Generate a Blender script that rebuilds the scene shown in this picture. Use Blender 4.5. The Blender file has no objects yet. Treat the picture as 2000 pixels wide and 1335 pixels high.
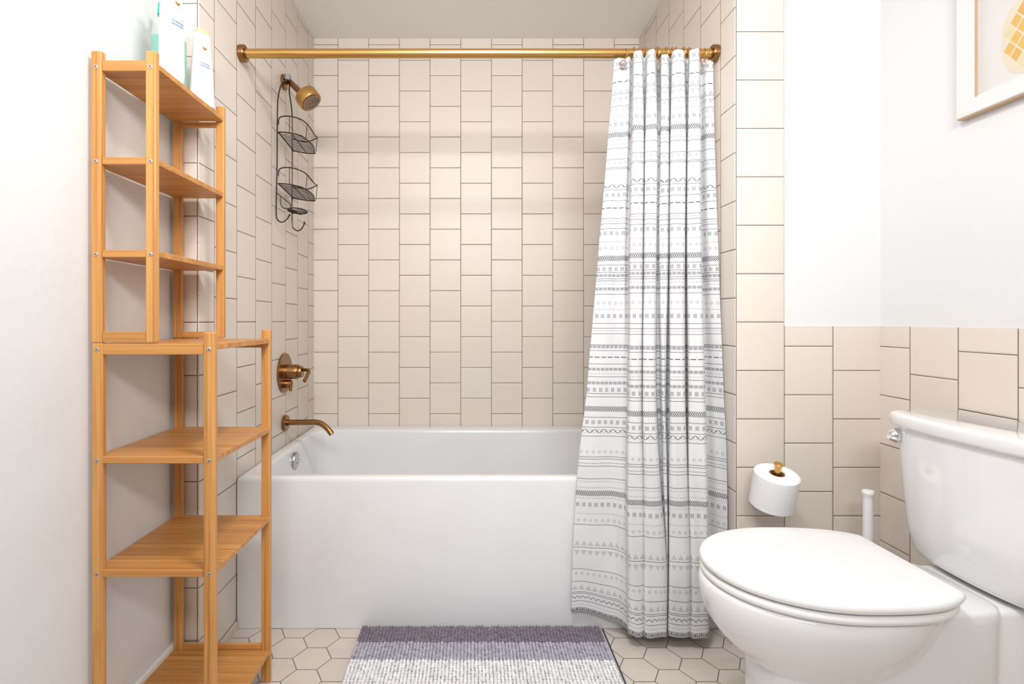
import bpy, bmesh, math, random
from mathutils import Vector, Matrix
from math import sin, cos, pi, radians, sqrt, floor
random.seed(7)
S = bpy.context.scene
COL = S.collection

# ------------------------------------------------------------------ camera
F = 1024.0; VX, VY, H = 921.5, 625.0, 1.006
cam_d = bpy.data.cameras.new('camera')
cam_d.sensor_fit = 'HORIZONTAL'; cam_d.sensor_width = 36.0
cam_d.lens = 36.0 * F / 2000.0
cam_d.shift_x = (1000.0 - VX) / 2000.0
cam_d.shift_y = (VY - 667.5) / 2000.0
cam_d.clip_start = 0.02
cam = bpy.data.objects.new('camera', cam_d); COL.objects.link(cam)
cam.location = (0, 0, H); cam.rotation_euler = (pi / 2, 0, 0)
S.camera = cam

# ------------------------------------------------------------------ world, lights, exposure
w = bpy.data.worlds.new('world'); S.world = w; w.use_nodes = True
w.node_tree.nodes['Background'].inputs[0].default_value = (0.96, 0.975, 1.0, 1)
w.node_tree.nodes['Background'].inputs[1].default_value = 0.36
S.view_settings.view_transform = 'Standard'
S.view_settings.look = 'None'
S.view_settings.gamma = 1.0
S.view_settings.use_curve_mapping = False
S.view_settings.exposure = 0.27

def area(name, loc, target, sx, sy, power, color, shape='RECTANGLE', spread=pi):
    l = bpy.data.lights.new(name, 'AREA'); l.shape = shape; l.size = sx
    if shape in ('RECTANGLE', 'ELLIPSE'): l.size_y = sy
    l.energy = power; l.color = color; l.spread = spread
    o = bpy.data.objects.new(name, l); COL.objects.link(o)
    o.location = loc
    o.rotation_euler = (Vector(target) - Vector(loc)).to_track_quat('-Z', 'Y').to_euler()
    return o
area('ceiling_lamp', (0.05, 0.70, 2.31), (0.05, 0.70, 0), 0.30, 0.30, 14.5, (1.0, 0.99, 0.985), 'DISK')
area('added_fill_lamp', (0.10, -0.55, 1.95), (0.05, 2.5, 2.05), 0.9, 0.3, 17.0, (1.0, 0.99, 0.985), spread=radians(125))  # added fill behind the camera, aimed to brighten the alcove wall and ceiling

# ------------------------------------------------------------------ node helpers
def new_mat(name):
    m = bpy.data.materials.new(name); m.use_nodes = True
    nt = m.node_tree; b = nt.nodes['Principled BSDF']
    return m, nt, b

class G:
    """tiny expression builder for shader math"""
    def __init__(s, nt): s.nt = nt
    def n(s, op, *a, clamp=False):
        nd = s.nt.nodes.new('ShaderNodeMath'); nd.operation = op; nd.use_clamp = clamp
        for i, v in enumerate(a):
            if isinstance(v, (int, float)): nd.inputs[i].default_value = v
            else: s.nt.links.new(v, nd.inputs[i])
        return nd.outputs[0]
    def add(s, a, b): return s.n('ADD', a, b)
    def sub(s, a, b): return s.n('SUBTRACT', a, b)
    def mul(s, a, b): return s.n('MULTIPLY', a, b)
    def lt(s, a, b): return s.n('LESS_THAN', a, b)
    def gt(s, a, b): return s.n('GREATER_THAN', a, b)
    def ab(s, a): return s.n('ABSOLUTE', a)
    def mod(s, a, b): return s.n('FLOORED_MODULO', a, b)
    def mx(s, a, b): return s.n('MAXIMUM', a, b)
    def mn(s, a, b): return s.n('MINIMUM', a, b)
    def cmp(s, a, c, e): return s.n('COMPARE', a, c, e)
    def cell(s, a, p): return s.sub(s.mod(a, p), p / 2)        # local coordinate centred in its period
    def ramp(s, x, lo, hi):
        nd = s.nt.nodes.new('ShaderNodeMapRange'); nd.interpolation_type = 'SMOOTHSTEP'
        s.nt.links.new(x, nd.inputs['Value'])
        nd.inputs['From Min'].default_value = lo; nd.inputs['From Max'].default_value = hi
        return nd.outputs['Result']
    def uv(s):
        t = s.nt.nodes.new('ShaderNodeTexCoord'); sp = s.nt.nodes.new('ShaderNodeSeparateXYZ')
        s.nt.links.new(t.outputs['UV'], sp.inputs[0]); return sp.outputs[0], sp.outputs[1]
    def obj(s):
        t = s.nt.nodes.new('ShaderNodeTexCoord'); return t.outputs['Object']
    def noise(s, vec, scale, detail=3, rough=.5, vscale=None):
        if vscale:
            mp = s.nt.nodes.new('ShaderNodeMapping'); mp.inputs['Scale'].default_value = vscale
            s.nt.links.new(vec, mp.inputs['Vector']); vec = mp.outputs[0]
        nd = s.nt.nodes.new('ShaderNodeTexNoise'); nd.inputs['Scale'].default_value = scale
        nd.inputs['Detail'].default_value = detail; nd.inputs['Roughness'].default_value = rough
        s.nt.links.new(vec, nd.inputs['Vector']); return nd.outputs['Fac']
    def mix(s, f, c1, c2):
        nd = s.nt.nodes.new('ShaderNodeMix'); nd.data_type = 'RGBA'
        if isinstance(f, (int, float)): nd.inputs[0].default_value = f
        else: s.nt.links.new(f, nd.inputs[0])
        for i, c in ((6, c1), (7, c2)):
            if isinstance(c, tuple): nd.inputs[i].default_value = (*c, 1) if len(c) == 3 else c
            else: s.nt.links.new(c, nd.inputs[i])
        return nd.outputs[2]
    def bump(s, b, height, strength, dist=0.001):
        nd = s.nt.nodes.new('ShaderNodeBump'); nd.inputs['Strength'].default_value = strength
        nd.inputs['Distance'].default_value = dist
        s.nt.links.new(height, nd.inputs['Height']); s.nt.links.new(nd.outputs[0], b.inputs['Normal'])
    def white(s, a, c):
        cb = s.nt.nodes.new('ShaderNodeCombineXYZ'); s.nt.links.new(a, cb.inputs[0]); s.nt.links.new(c, cb.inputs[1])
        wn = s.nt.nodes.new('ShaderNodeTexWhiteNoise'); wn.noise_dimensions = '2D'
        s.nt.links.new(cb.outputs[0], wn.inputs['Vector']); return wn.outputs['Value']

def plain(name, col, rough=.5, metal=0, coat=0, bump=None, spec=None, trans=0, ior=None, sheen=0):
    m, nt, b = new_mat(name)
    b.inputs['Base Color'].default_value = (*col, 1); b.inputs['Roughness'].default_value = rough
    b.inputs['Metallic'].default_value = metal; b.inputs['Coat Weight'].default_value = coat
    b.inputs['Coat Roughness'].default_value = .05
    if trans: b.inputs['Transmission Weight'].default_value = trans
    if ior: b.inputs['IOR'].default_value = ior
    if spec is not None: b.inputs['Specular IOR Level'].default_value = spec
    if sheen: b.inputs['Sheen Weight'].default_value = sheen
    g = G(nt)
    sc, st, ds = bump or (60, .04, .001)
    nz = g.noise(g.obj(), sc, 3)
    g.bump(b, nz, st, ds)
    nt.links.new(g.mix(nz, tuple(c * .97 for c in col), tuple(min(1, c * 1.03) for c in col)), b.inputs['Base Color'])
    return m

TILE = 0.15
def tile_mat(name, u0, even0, grout=(.14, .105, .08)):
    """stacked 15 cm glazed tiles in columns, every second column dropped half a tile; u0 = a joint, k even -> rows at z mod .15 = .10"""
    m, nt, b = new_mat(name); g = G(nt); u, v = g.uv()
    us = g.sub(u, u0)
    k = g.n('FLOOR', g.n('DIVIDE', us, TILE))
    par = g.mod(g.add(k, 0.0 if even0 else 1.0), 2.0)
    a = g.mod(us, TILE)
    vs = g.sub(v, g.sub(0.10, g.mul(par, 0.075)))
    row = g.n('FLOOR', g.n('DIVIDE', vs, TILE))
    c = g.mod(vs, TILE)
    wob = g.mul(g.sub(g.noise(g.obj(), 3.0, 2), .5), 0.0009)
    da = g.mn(a, g.sub(TILE, a)); dc = g.add(g.mn(c, g.sub(TILE, c)), wob)
    d = g.mn(da, dc)
    tile = g.ramp(d, 0.0008, 0.0016)
    rnd = g.white(k, row)
    nz = g.noise(g.obj(), 2.2, 2)
    base = g.mix(rnd, (.770, .700, .630), (.735, .660, .588))
    base = g.mix(g.mul(nz, .35), base, (.78, .705, .63))
    base = g.mix(tile, grout, base)
    nt.links.new(base, b.inputs['Base Color'])
    r = nt.nodes.new('ShaderNodeMapRange'); nt.links.new(tile, r.inputs['Value'])
    r.inputs['To Min'].default_value = .9; r.inputs['To Max'].default_value = .40
    nt.links.new(r.outputs[0], b.inputs['Roughness'])
    # pillowed edges, slight waviness, each tile tipped a hair
    tip = g.mul(g.mul(g.sub(rnd, .5), a), .003)
    h = g.add(g.mul(g.ramp(d, 0.0, 0.005), .0010), g.add(g.mul(g.noise(g.obj(), 9, 2), .0009), tip))
    g.bump(b, h, 1.0, 1.0)
    return m

def hex_mat():
    m, nt, b = new_mat('hex_floor_tile'); g = G(nt); u, v = g.uv()
    s = 0.058; R3 = sqrt(3); px, py = 3 * s, R3 * s
    us = g.sub(u, -0.476); vs = g.sub(v, 1.561)
    def hx(x, y):
        ax, ay = g.ab(x), g.ab(y)
        return g.mx(ay, g.add(g.mul(ax, R3 / 2), g.mul(ay, .5)))
    ua = g.add(us, px / 2); va = g.add(vs, py / 2)
    x1 = g.cell(ua, px); y1 = g.cell(va, py)
    x2 = g.cell(us, px); y2 = g.cell(vs, py)
    d1, d2 = hx(x1, y1), hx(x2, y2)
    sel = g.lt(d1, d2)
    e = g.sub(R3 / 2 * s, g.mn(d1, d2))
    tile = g.ramp(e, 0.0008, 0.0015)
    i1 = g.add(g.n('FLOOR', g.n('DIVIDE', ua, px)), g.mul(sel, 40.5))
    i2 = g.n('FLOOR', g.n('DIVIDE', va, py)); i3 = g.n('FLOOR', g.n('DIVIDE', vs, py))
    rnd = g.white(i1, g.add(i2, g.mul(i3, 7)))
    base = g.mix(rnd, (.70, .635, .58), (.65, .585, .53))
    base = g.mix(g.mul(g.noise(g.obj(), 6, 3), .4), base, (.64, .54, .45))
    base = g.mix(tile, (.11, .095, .085), base)
    nt.links.new(base, b.inputs['Base Color']); b.inputs['Roughness'].default_value = .5
    h = g.add(g.mul(g.ramp(e, 0.0, .003), .0008), g.mul(g.noise(g.obj(), 40, 3), .0003))
    g.bump(b, h, .8, 1.0)
    return m

def bamboo(name, axis):
    m, nt, b = new_mat(name); g = G(nt); ob = g.obj()
    along, across = 2.2, 150.0
    sc = {'x': (along, across, across), 'z': (across, across, along)}[axis]
    n1 = g.noise(ob, 1.0, 4, .6, sc)
    sc2 = {'x': (.8, 42, 42), 'z': (42, 42, .8)}[axis]
    n2 = g.noise(ob, 1.0, 2, .5, sc2)
    base = g.mix(g.ramp(n1, .3, .7), (.40, .150, .030), (.68, .335, .095))
    base = g.mix(g.ramp(n2, .35, .7), base, g.mix(.5, base, (.78, .41, .13)))
    if axis == 'x':   # laminated strips across the board
        sp = nt.nodes.new('ShaderNodeSeparateXYZ'); nt.links.new(ob, sp.inputs[0])
        k = g.n('FLOOR', g.n('DIVIDE', sp.outputs[1], .021)); sx = g.n('FLOOR', g.n('DIVIDE', g.add(sp.outputs[0], g.mul(k, .13)), .35))
        rnd = g.white(k, sx)
        base = g.mix(g.mul(rnd, .5), base, (.50, .215, .05))
        e = g.mod(sp.outputs[1], .021)
        base = g.mix(g.mul(g.lt(e, .0008), .5), base, (.40, .19, .06))
    else:
        kn = g.noise(ob, 1.0, 1, .5, (20, 20, 7))
        base = g.mix(g.mul(g.ramp(kn, .66, .74), .6), base, (.55, .27, .08))
    nt.links.new(base, b.inputs['Base Color']); b.inputs['Roughness'].default_value = .38
    g.bump(b, n1, .12, .0006)
    return m

def wall_paint(name, col, st=.25):
    m, nt, b = new_mat(name); g = G(nt)
    n = g.noise(g.obj(), 70, 4, .55); n2 = g.noise(g.obj(), 260, 2)
    nt.links.new(g.mix(n, tuple(c * .985 for c in col), col), b.inputs['Base Color'])
    b.inputs['Roughness'].default_value = .6
    g.bump(b, g.add(n, g.mul(n2, .3)), st, .0022)
    return m

# printed bands of the curtain cloth, by screen row on the nearest fold turned into cloth height in metres
def ridge_y(y):
    ks = [(97, 1.66), (260, 1.63), (460, 1.62), (775, 1.605), (950, 1.60), (1250, 1.60)]
    for (a, p), (c, q) in zip(ks, ks[1:]):
        if y <= c: return p + (q - p) * (y - a) / (c - a)
    return 1.60
def cz(y): return H + (VY - y) * ridge_y(y) / F
BANDS = {
 'line': [116,164.5,188,272.4,294.8,311.7,314.8,357.5,379.6,416,426.6,436.7,511.5,526.6,539.8,544,571.7,631.5,641.4,653,676,687.8,715.4,742,
          777,783.5,826,846.5,864.8,907.3,912,926.4,952.3,1048,1096.5,1145,1173.3,1197.4,1200.9,1218.4],
 'dots': [207,236.4,255.5,264.5,421,463.8,550.6,602.6,646.7,735.8,958.3,970.6,992.4,1025,1226.3],
 'bold': [140.4,394.7,701.5], 'fine': [920.4],
 'bars': [105,224,367.9,446.3,519.4,616.5,769,836,1006],
 'chevr': [245.4,982.4], 'chevl': [497.8,808.4],
 'diam': [194.8,301.6,476.7,589.7,897,1038.8,1155],
 'triu': [157.8,1087.3,1187], 'trid': [175.7,1108.3],
 'zig': [1209.2], 'cross': [349.9,854.3], 'xox': [533,560.7,680,726.4,754.7], 'paren': [1236.8],
}
def curtain_mat():
    m, nt, b = new_mat('printed_cotton'); g = G(nt); u, v = g.uv()
    def local(cs, hw):
        val = cen = None
        for y in cs:
            c = cz(y); k = g.cmp(v, c, hw)
            val = k if val is None else g.mx(val, k)
            t = g.mul(k, c); cen = t if cen is None else g.add(cen, t)
        return val, g.sub(v, cen)
    ink = None
    def put(x, f=1.0):
        nonlocal ink
        if f != 1.0: x = g.mul(x, f)
        ink = x if ink is None else g.mx(ink, x)
    for y in BANDS['line']: put(g.cmp(v, cz(y), .00085), .92)
    def disc(x, y, r):
        return g.lt(g.add(g.mul(x, x), g.mul(y, y)), r * r)
    val, q = local(BANDS['dots'], .003); put(g.mul(val, disc(g.cell(u, .0072), q, .0013)), .85)
    val, q = local(BANDS['bold'], .0015); put(g.mul(val, g.lt(g.mod(u, .0215), .0165)))
    val, q = local(BANDS['fine'], .0009); put(g.mul(val, g.lt(g.mod(u, .0085), .0058)), .9)
    val, q = local(BANDS['bars'], .0066)
    gu = g.mod(u, .0198); put(g.mul(val, g.mul(g.lt(gu, .0098), g.lt(g.mod(gu, .0037), .0018))), .85)
    for nm, sg in (('chevr', 1), ('chevl', -1)):
        val, q = local(BANDS[nm], .0085)
        put(g.mul(val, g.lt(g.mod(g.add(u, g.mul(g.ab(q), .85 * sg)), .0064), .0033)))
    val, q = local(BANDS['diam'], .007); x = g.cell(u, .0190)
    put(g.mul(val, g.mx(disc(g.sub(g.ab(x), .0033), q, .00125), disc(x, g.sub(g.ab(q), .0038), .00125))))
    for nm, sg in (('triu', -1), ('trid', 1)):
        val, q = local(BANDS[nm], .0085); x = g.ab(g.cell(u, .0215))
        inside = g.lt(x, g.add(g.mul(q, .62 * sg), .0048))
        dots = disc(g.cell(g.add(x, 0.00165), .0033), g.cell(g.add(q, .0085), .0043), .00115)
        put(g.mul(val, g.mul(inside, dots)))
    val, q = local(BANDS['zig'], .008)
    z = g.sub(g.mul(g.ab(g.cell(u, .0168)), .95), .004)
    put(g.mul(val, g.lt(g.ab(g.sub(q, z)), .0013)))
    put(g.mul(val, disc(g.ab(g.cell(u, .0168)), g.sub(g.ab(q), .0048), .0009)), .8)
    val, q = local(BANDS['cross'], .0062); x = g.cell(u, .0150); x2 = g.cell(u, .0300)
    put(g.mul(val, g.lt(g.ab(g.sub(q, g.mul(x, g.n('SIGN', x2)))), .0016)))
    put(g.mul(val, g.mul(g.lt(g.ab(g.add(q, g.mul(x, g.n('SIGN', x2)))), .0013), g.lt(g.mod(x, .004), .0022))), .8)
    val, q = local(BANDS['xox'], .0048); x = g.cell(u, .0140)
    put(g.mul(val, g.lt(g.ab(g.sub(g.ab(q), g.ab(x))), .0010)))
    put(g.mul(val, g.lt(g.ab(g.sub(g.add(g.ab(q), g.ab(x)), .0055)), .0008)), .8)
    put(g.mul(val, disc(g.cell(g.add(u, .007), .0140), q, .0012)), .9)
    val, q = local(BANDS['paren'], .0062); x = g.cell(u, .036)
    put(g.mul(val, g.lt(g.mod(g.add(g.ab(x), g.mul(g.mul(q, q), 60.)), .0052), .0024)))
    wv = g.noise(g.obj(), 900, 2)
    wr = g.noise(g.obj(), 22, 4, .6)
    cloth = g.mix(wv, (.80, .805, .82), (.90, .905, .92))
    col = g.mix(g.mul(ink, .93), cloth, (.045, .05, .065))
    nt.links.new(col, b.inputs['Base Color']); b.inputs['Roughness'].default_value = .85
    b.inputs['Sheen Weight'].default_value = .15
    g.bump(b, g.add(g.mul(wv, .05), wr), .35, .006)
    tr = nt.nodes.new('ShaderNodeBsdfTranslucent'); nt.links.new(col, tr.inputs[0])
    mx = nt.nodes.new('ShaderNodeMixShader'); mx.inputs[0].default_value = .18
    nt.links.new(b.outputs[0], mx.inputs[1]); nt.links.new(tr.outputs[0], mx.inputs[2])
    nt.links.new(mx.outputs[0], nt.nodes['Material Output'].inputs[0])
    return m

def brushed(name, col, rough):
    m, nt, b = new_mat(name); g = G(nt)
    b.inputs['Metallic'].default_value = 1
    n = g.noise(g.obj(), 1.0, 3, .5, (900, 30, 30))
    nt.links.new(g.mix(n, tuple(c * .92 for c in col), col), b.inputs['Base Color'])
    b.inputs['Roughness'].default_value = rough
    return m

M = {}
M['paint'] = wall_paint('white_wall_paint', (.78, .785, .79))
M['ceil'] = wall_paint('ceiling_paint', (.90, .88, .86), .1)
M['hex'] = hex_mat()
M['tile_back'] = tile_mat('tile_back', -.654, False)      # column k=0 is an odd one
M['tile_side'] = tile_mat('tile_side', 2.32, True)
M['tile_pier'] = tile_mat('tile_pier', .8195, True)
M['tile_right'] = tile_mat('tile_right', 1.365, True)
M['tile_strip'] = tile_mat('tile_strip', -.9255, True)
M['bx'] = bamboo('bamboo_lengthwise_x', 'x'); M['bz'] = bamboo('bamboo_upright', 'z')
M['acrylic'] = plain('tub_acrylic', (.80, .805, .815), .16, coat=.3, bump=(8, .03, .002))
M['porcelain'] = plain('white_porcelain', (.86, .86, .865), .10, coat=.5, bump=(6, .03, .002))
M['seat'] = plain('seat_plastic', (.90, .90, .90), .16, coat=.2, bump=(6, .02, .002))
M['brass'] = brushed('brushed_brass', (.66, .39, .13), .30)
M['bronze'] = brushed('brushed_bronze', (.33, .175, .070), .27)
M['chrome'] = plain('chrome', (.80, .80, .82), .08, 1)
M['drain_metal'] = plain('worn_chrome', (.50, .51, .54), .18, 1)
M['steel'] = plain('screw_steel', (.55, .55, .56), .35, 1)
M['dark'] = plain('painted_socket_shade', (.03, .03, .03), .7)
M['wire'] = plain('bronze_wire', (.055, .042, .035), .35, .7)
M['nozzle'] = plain('nozzle_rubber', (.35, .33, .30), .5)
M['grip'] = plain('grey_rubber', (.33, .34, .36), .6)
M['paper'] = plain('tissue_paper', (.90, .90, .90), .95, bump=(160, .5, .002))
M['core'] = plain('cardboard', (.30, .15, .06), .9)
M['white_pl'] = plain('white_plastic', (.88, .88, .89), .3)
M['white_pl2'] = plain('bottle_plastic', (.88, .89, .90), .35)
M['cap_pl'] = plain('pale_gold_cap', (.80, .62, .30), .35)
M['blue_ink'] = plain('blue_print', (.02, .14, .30), .5)
M['grey_ink'] = plain('grey_print', (.45, .47, .55), .5)
M['gold_ink'] = plain('gold_print', (.42, .24, .04), .35, .4)
M['teal'] = plain('teal_cap', (.01, .62, .50), .35)
M['liquid'] = plain('teal_liquid', (.04, .50, .37), .15)
def clear():
    m, nt, b = new_mat('clear_plastic')
    b.inputs['Base Color'].default_value = (.93, .97, .97, 1); b.inputs['Roughness'].default_value = .08; b.inputs['Alpha'].default_value = .22
    return m
M['clear'] = clear()
M['bead'] = plain('pearly_bead', (.62, .55, .55), .12, .75)
M['curtain'] = curtain_mat()
M['caulk'] = plain('skirting_tile', (.66, .575, .50), .5)  # even tile colour of the alcove skirting strips
def yarn(name, col):
    m, nt, b = new_mat(name); g = G(nt)
    n = g.noise(g.obj(), 220, 3, .6); n2 = g.noise(g.obj(), 45, 2)
    nt.links.new(g.mix(g.ramp(g.add(g.mul(n, .5), g.mul(n2, .5)), .35, .65), tuple(c * .80 for c in col), tuple(min(.95, c * 1.15) for c in col)), b.inputs['Base Color'])
    b.inputs['Roughness'].default_value = .95; b.inputs['Sheen Weight'].default_value = .4
    g.bump(b, n, .6, .002); return m
M['yarn_dark'] = yarn('plum_grey_chenille', (.205, .165, .215))
M['yarn_mid'] = yarn('lilac_grey_chenille', (.46, .44, .53))
M['yarn_white'] = yarn('white_chenille', (.90, .90, .92))
M['mat_base'] = plain('pale_mat_base', (.55, .55, .58), .9)
M['mat_edge'] = plain('mat_backing', (.05, .05, .07), .9)
def whitewash():
    m, nt, b = new_mat('whitewashed_wood'); g = G(nt)
    n = g.noise(g.obj(), 1.0, 4, .6, (8, 8, 110)); n2 = g.noise(g.obj(), 12, 3, .6)
    base = g.mix(g.ramp(n, .62, .75), (.77, .765, .76), (.70, .63, .54))
    base = g.mix(g.mul(g.ramp(n2, .6, .72), .5), base, (.74, .64, .52))
    nt.links.new(base, b.inputs['Base Color']); b.inputs['Roughness'].default_value = .6
    g.bump(b, n, .2, .002); return m
M['whitewash'] = whitewash()
M['raw_wood'] = plain('raw_wood_edge', (.56, .38, .24), .7)
M['canvas'] = plain('painted_panel', (.70, .68, .665), .7, bump=(30, .2, .002))
M['pine1'] = plain('yellow_paint', (.68, .44, .13), .7); M['pine2'] = plain('pale_yellow_paint', (.70, .59, .37), .7)
M['pine3'] = plain('ochre_paint', (.66, .40, .12), .7); M['leafp'] = plain('leaf_green_paint', (.40, .48, .32), .7)

# ------------------------------------------------------------------ mesh helpers
def origin_of(p):
    v = Vector((0, 0, 0))
    while p is not None: v += p.location; p = p.parent
    return v
def obj(name, bm, mats, parent=None, flat=False, angle=35, label=None):
    """link a bmesh written in world metres as one object (relative to its parent's origin)"""
    if not isinstance(mats, (list, tuple)): mats = [mats]
    off = origin_of(parent)
    if off.length: bmesh.ops.translate(bm, verts=bm.verts, vec=-off)
    for f in bm.faces: f.smooth = not flat
    me = bpy.data.meshes.new(name); bm.to_mesh(me); bm.free()
    if not flat: me.set_sharp_from_angle(angle=radians(angle))
    for m in mats: me.materials.append(M[m] if isinstance(m, str) else m)
    o = bpy.data.objects.new(name, me); COL.objects.link(o)
    if parent: o.parent = parent
    if label: o['label'] = label
    return o
def tag(o, label, cat, group=None):
    o['label'] = label; o['category'] = cat
    if group: o['group'] = group
    return o
def thing(name, loc, label, cat, group=None):
    o = bpy.data.objects.new(name, None); COL.objects.link(o); o.location = loc
    o.empty_display_size = .05
    return tag(o, label, cat, group)
def B(): return bmesh.new()
def box(bm, x0, x1, y0, y1, z0, z1, bev=0, seg=2, mi=0):
    r = bmesh.ops.create_cube(bm, size=1)
    vs = r['verts']
    for v in vs:
        v.co = Vector(((x0 + x1) / 2 + v.co.x * (x1 - x0), (y0 + y1) / 2 + v.co.y * (y1 - y0), (z0 + z1) / 2 + v.co.z * (z1 - z0)))
    fs = set(f for v in vs for f in v.link_faces)
    for f in fs: f.material_index = mi
    if bev:
        es = list(set(e for v in vs for e in v.link_edges))
        bmesh.ops.bevel(bm, geom=es, offset=bev, segments=seg, affect='EDGES', profile=.5)
    return bm
def frame(d):
    d = Vector(d).normalized()
    a = Vector((0, 0, 1)) if abs(d.z) < .9 else Vector((1, 0, 0))
    x = d.cross(a).normalized(); y = d.cross(x).normalized()
    return d, x, y
def ringverts(bm, pts): return [bm.verts.new(p) for p in pts]
def bridge(bm, a, b, mi=0):
    n = len(a)
    for i in range(n):
        f = bm.faces.new((a[i], a[(i + 1) % n], b[(i + 1) % n], b[i])); f.material_index = mi
def loft(bm, rings, cap0=True, cap1=True, mi=0):
    rv = [ringverts(bm, r) for r in rings]
    for a, b in zip(rv, rv[1:]): bridge(bm, a, b, mi)
    if cap0: bm.faces.new(list(reversed(rv[0]))).material_index = mi
    if cap1: bm.faces.new(rv[-1]).material_index = mi
    return rv
def lathe(bm, prof, o, d, seg=32, cap=True, mi=0):
    """prof = [(radius, distance along d)]"""
    d, x, y = frame(d); o = Vector(o)
    rings = [[o + d * h + (x * cos(2 * pi * i / seg) + y * sin(2 * pi * i / seg)) * r for i in range(seg)] for r, h in prof]
    loft(bm, rings, cap, cap, mi); bmesh.ops.recalc_face_normals(bm, faces=bm.faces)
    return bm
def smooth_path(pts, n=6, closed=False):
    P = [Vector(p) for p in pts]; out = []
    m = len(P)
    for i in range(m if closed else m - 1):
        p1, p2 = P[i], P[(i + 1) % m]
        p0 = P[i - 1] if (i > 0 or closed) else p1 * 2 - p2
        p3 = P[(i + 2) % m] if (i + 2 < m or closed) else p2 * 2 - p1
        for k in range(n):
            t = k / n
            out.append(.5 * ((2 * p1) + (p2 - p0) * t + (2 * p0 - 5 * p1 + 4 * p2 - p3) * t * t + (3 * p1 - p0 - 3 * p2 + p3) * t ** 3))
    if not closed: out.append(P[-1])
    return out
def tube(bm, pts, r, seg=8, closed=False, mi=0):
    P = [Vector(p) for p in pts]; n = len(P); rings = []; x = None
    for i in range(n):
        if closed: t = P[(i + 1) % n] - P[i - 1]
        else: t = P[min(i + 1, n - 1)] - P[max(i - 1, 0)]
        t.normalize()
        if x is None: _, x, _ = frame(t)
        x = (x - t * x.dot(t)).normalized(); y = t.cross(x)
        rr = r[i] if isinstance(r, (list, tuple)) else r
        rings.append([P[i] + (x * cos(2 * pi * k / seg) + y * sin(2 * pi * k / seg)) * rr for k in range(seg)])
    if closed:
        rv = [ringverts(bm, q) for q in rings]
        for i in range(n): bridge(bm, rv[i], rv[(i + 1) % n], mi)
    else: loft(bm, rings, True, True, mi)
    bmesh.ops.recalc_face_normals(bm, faces=bm.faces)
    return bm
def quad_uv(bm, pts, uvs, mi=0):
    l = bm.loops.layers.uv.verify()
    f = bm.faces.new([bm.verts.new(p) for p in pts]); f.material_index = mi
    for lp, uv in zip(f.loops, uvs): lp[l].uv = uv
    return f
def at(px, py, Y): return Vector(((px - VX) * Y / F, Y, H + (VY - py) * Y / F))

# ------------------------------------------------------------------ room shell
XL, XR, YB = -.7705, .8155, 2.56          # alcove
YP, YLP = 1.625, 1.481                    # right pier face, left pier face
WL, WR, YN, ZC = -.84, 1.266, -.75, 2.38  # room
ZW = .987                                 # top of wainscot
def structure(o): o['kind'] = 'structure'; return o
def wall_box(name, x0, x1, y0, y1, z0, z1, mats, uvaxis, bev=0, faces=None):
    bm = B(); box(bm, x0, x1, y0, y1, z0, z1, bev, 3)
    l = bm.loops.layers.uv.verify()
    for f in bm.faces:
        n = f.normal if f.normal.length else Vector((0, 0, 1)); f.normal_update(); n = f.normal
        for lp in f.loops:
            c = lp.vert.co
            ua = c.x if abs(n.y) >= abs(n.x) else c.y
            lp[l].uv = (c.x, c.y) if abs(n.z) > .9 else (ua, c.z)
        if faces: f.material_index = faces(f.calc_center_median(), n)
    return structure(obj(name, bm, mats, None, flat=not bev))
wall_box('floor', -.95, 1.40, YN, 2.75, -.06, 0, 'hex', 'z')
wall_box('ceiling', -.95, 1.40, YN, 2.75, ZC, ZC + .06, 'ceil', 'z')
wall_box('wall_back', XL - .18, XR + .6, YB, YB + .12, 0, ZC, 'tile_back', 'x')
# side of the alcove on the left, its narrow front strip tiled too
wall_box('wall_alcove_left', XL - .10, XL, YLP, YB, 0, ZC, ['tile_side', 'tile_strip'], 'y', .003,
         lambda c, n: 1 if n.y < -.7 else 0)
wall_box('wall_alcove_right', XR, XR + .154, YP, YB, 0, ZC, ['tile_side', 'tile_pier'], 'y', .003,
         lambda c, n: 1 if n.y < -.7 else 0)
wall_box('wall_pier', XR + .154, WR + .12, YP + .006, YP + .14, ZW, ZC, 'paint', 'x')
wall_box('wall_pier_wainscot', XR + .1541, WR, YP, YP + .14, 0, ZW, 'tile_pier', 'x')
wall_box('wall_right', WR + .006, WR + .12, YN, YP + .02, ZW, ZC, 'paint', 'y')
wall_box('wall_right_wainscot', WR, WR + .10, YN, YP + .02, 0, ZW, 'tile_right', 'y')
wall_box('wall_left', WL - .11, WL, YN, YLP, 0, ZC, 'paint', 'y')
bm = B(); box(bm, WL, WL + .012, YN, YLP - .004, 0, .106, .003)
structure(obj('baseboard_left', bm, 'white_pl', flat=True))
bm = B(); box(bm, WL - .001, WL + .0045, YLP - .0035, YLP + .0005, 0, ZC); structure(obj('trim_1', bm, plain('dark_strip', (.07, .055, .045), .9), flat=True))  # thin dark strip where the left wall meets the tiled pier
# little tile skirting strip at the foot of the alcove sides
bm = B(); box(bm, XL, XL + .008, YLP + .002, 1.708, 0, .026, .002); structure(obj('baseboard_alcove_left', bm, 'caulk', flat=True))
bm = B(); box(bm, XR - .008, XR, YP + .002, 1.708, 0, .026, .002); structure(obj('baseboard_alcove_right', bm, 'caulk', flat=True))

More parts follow.
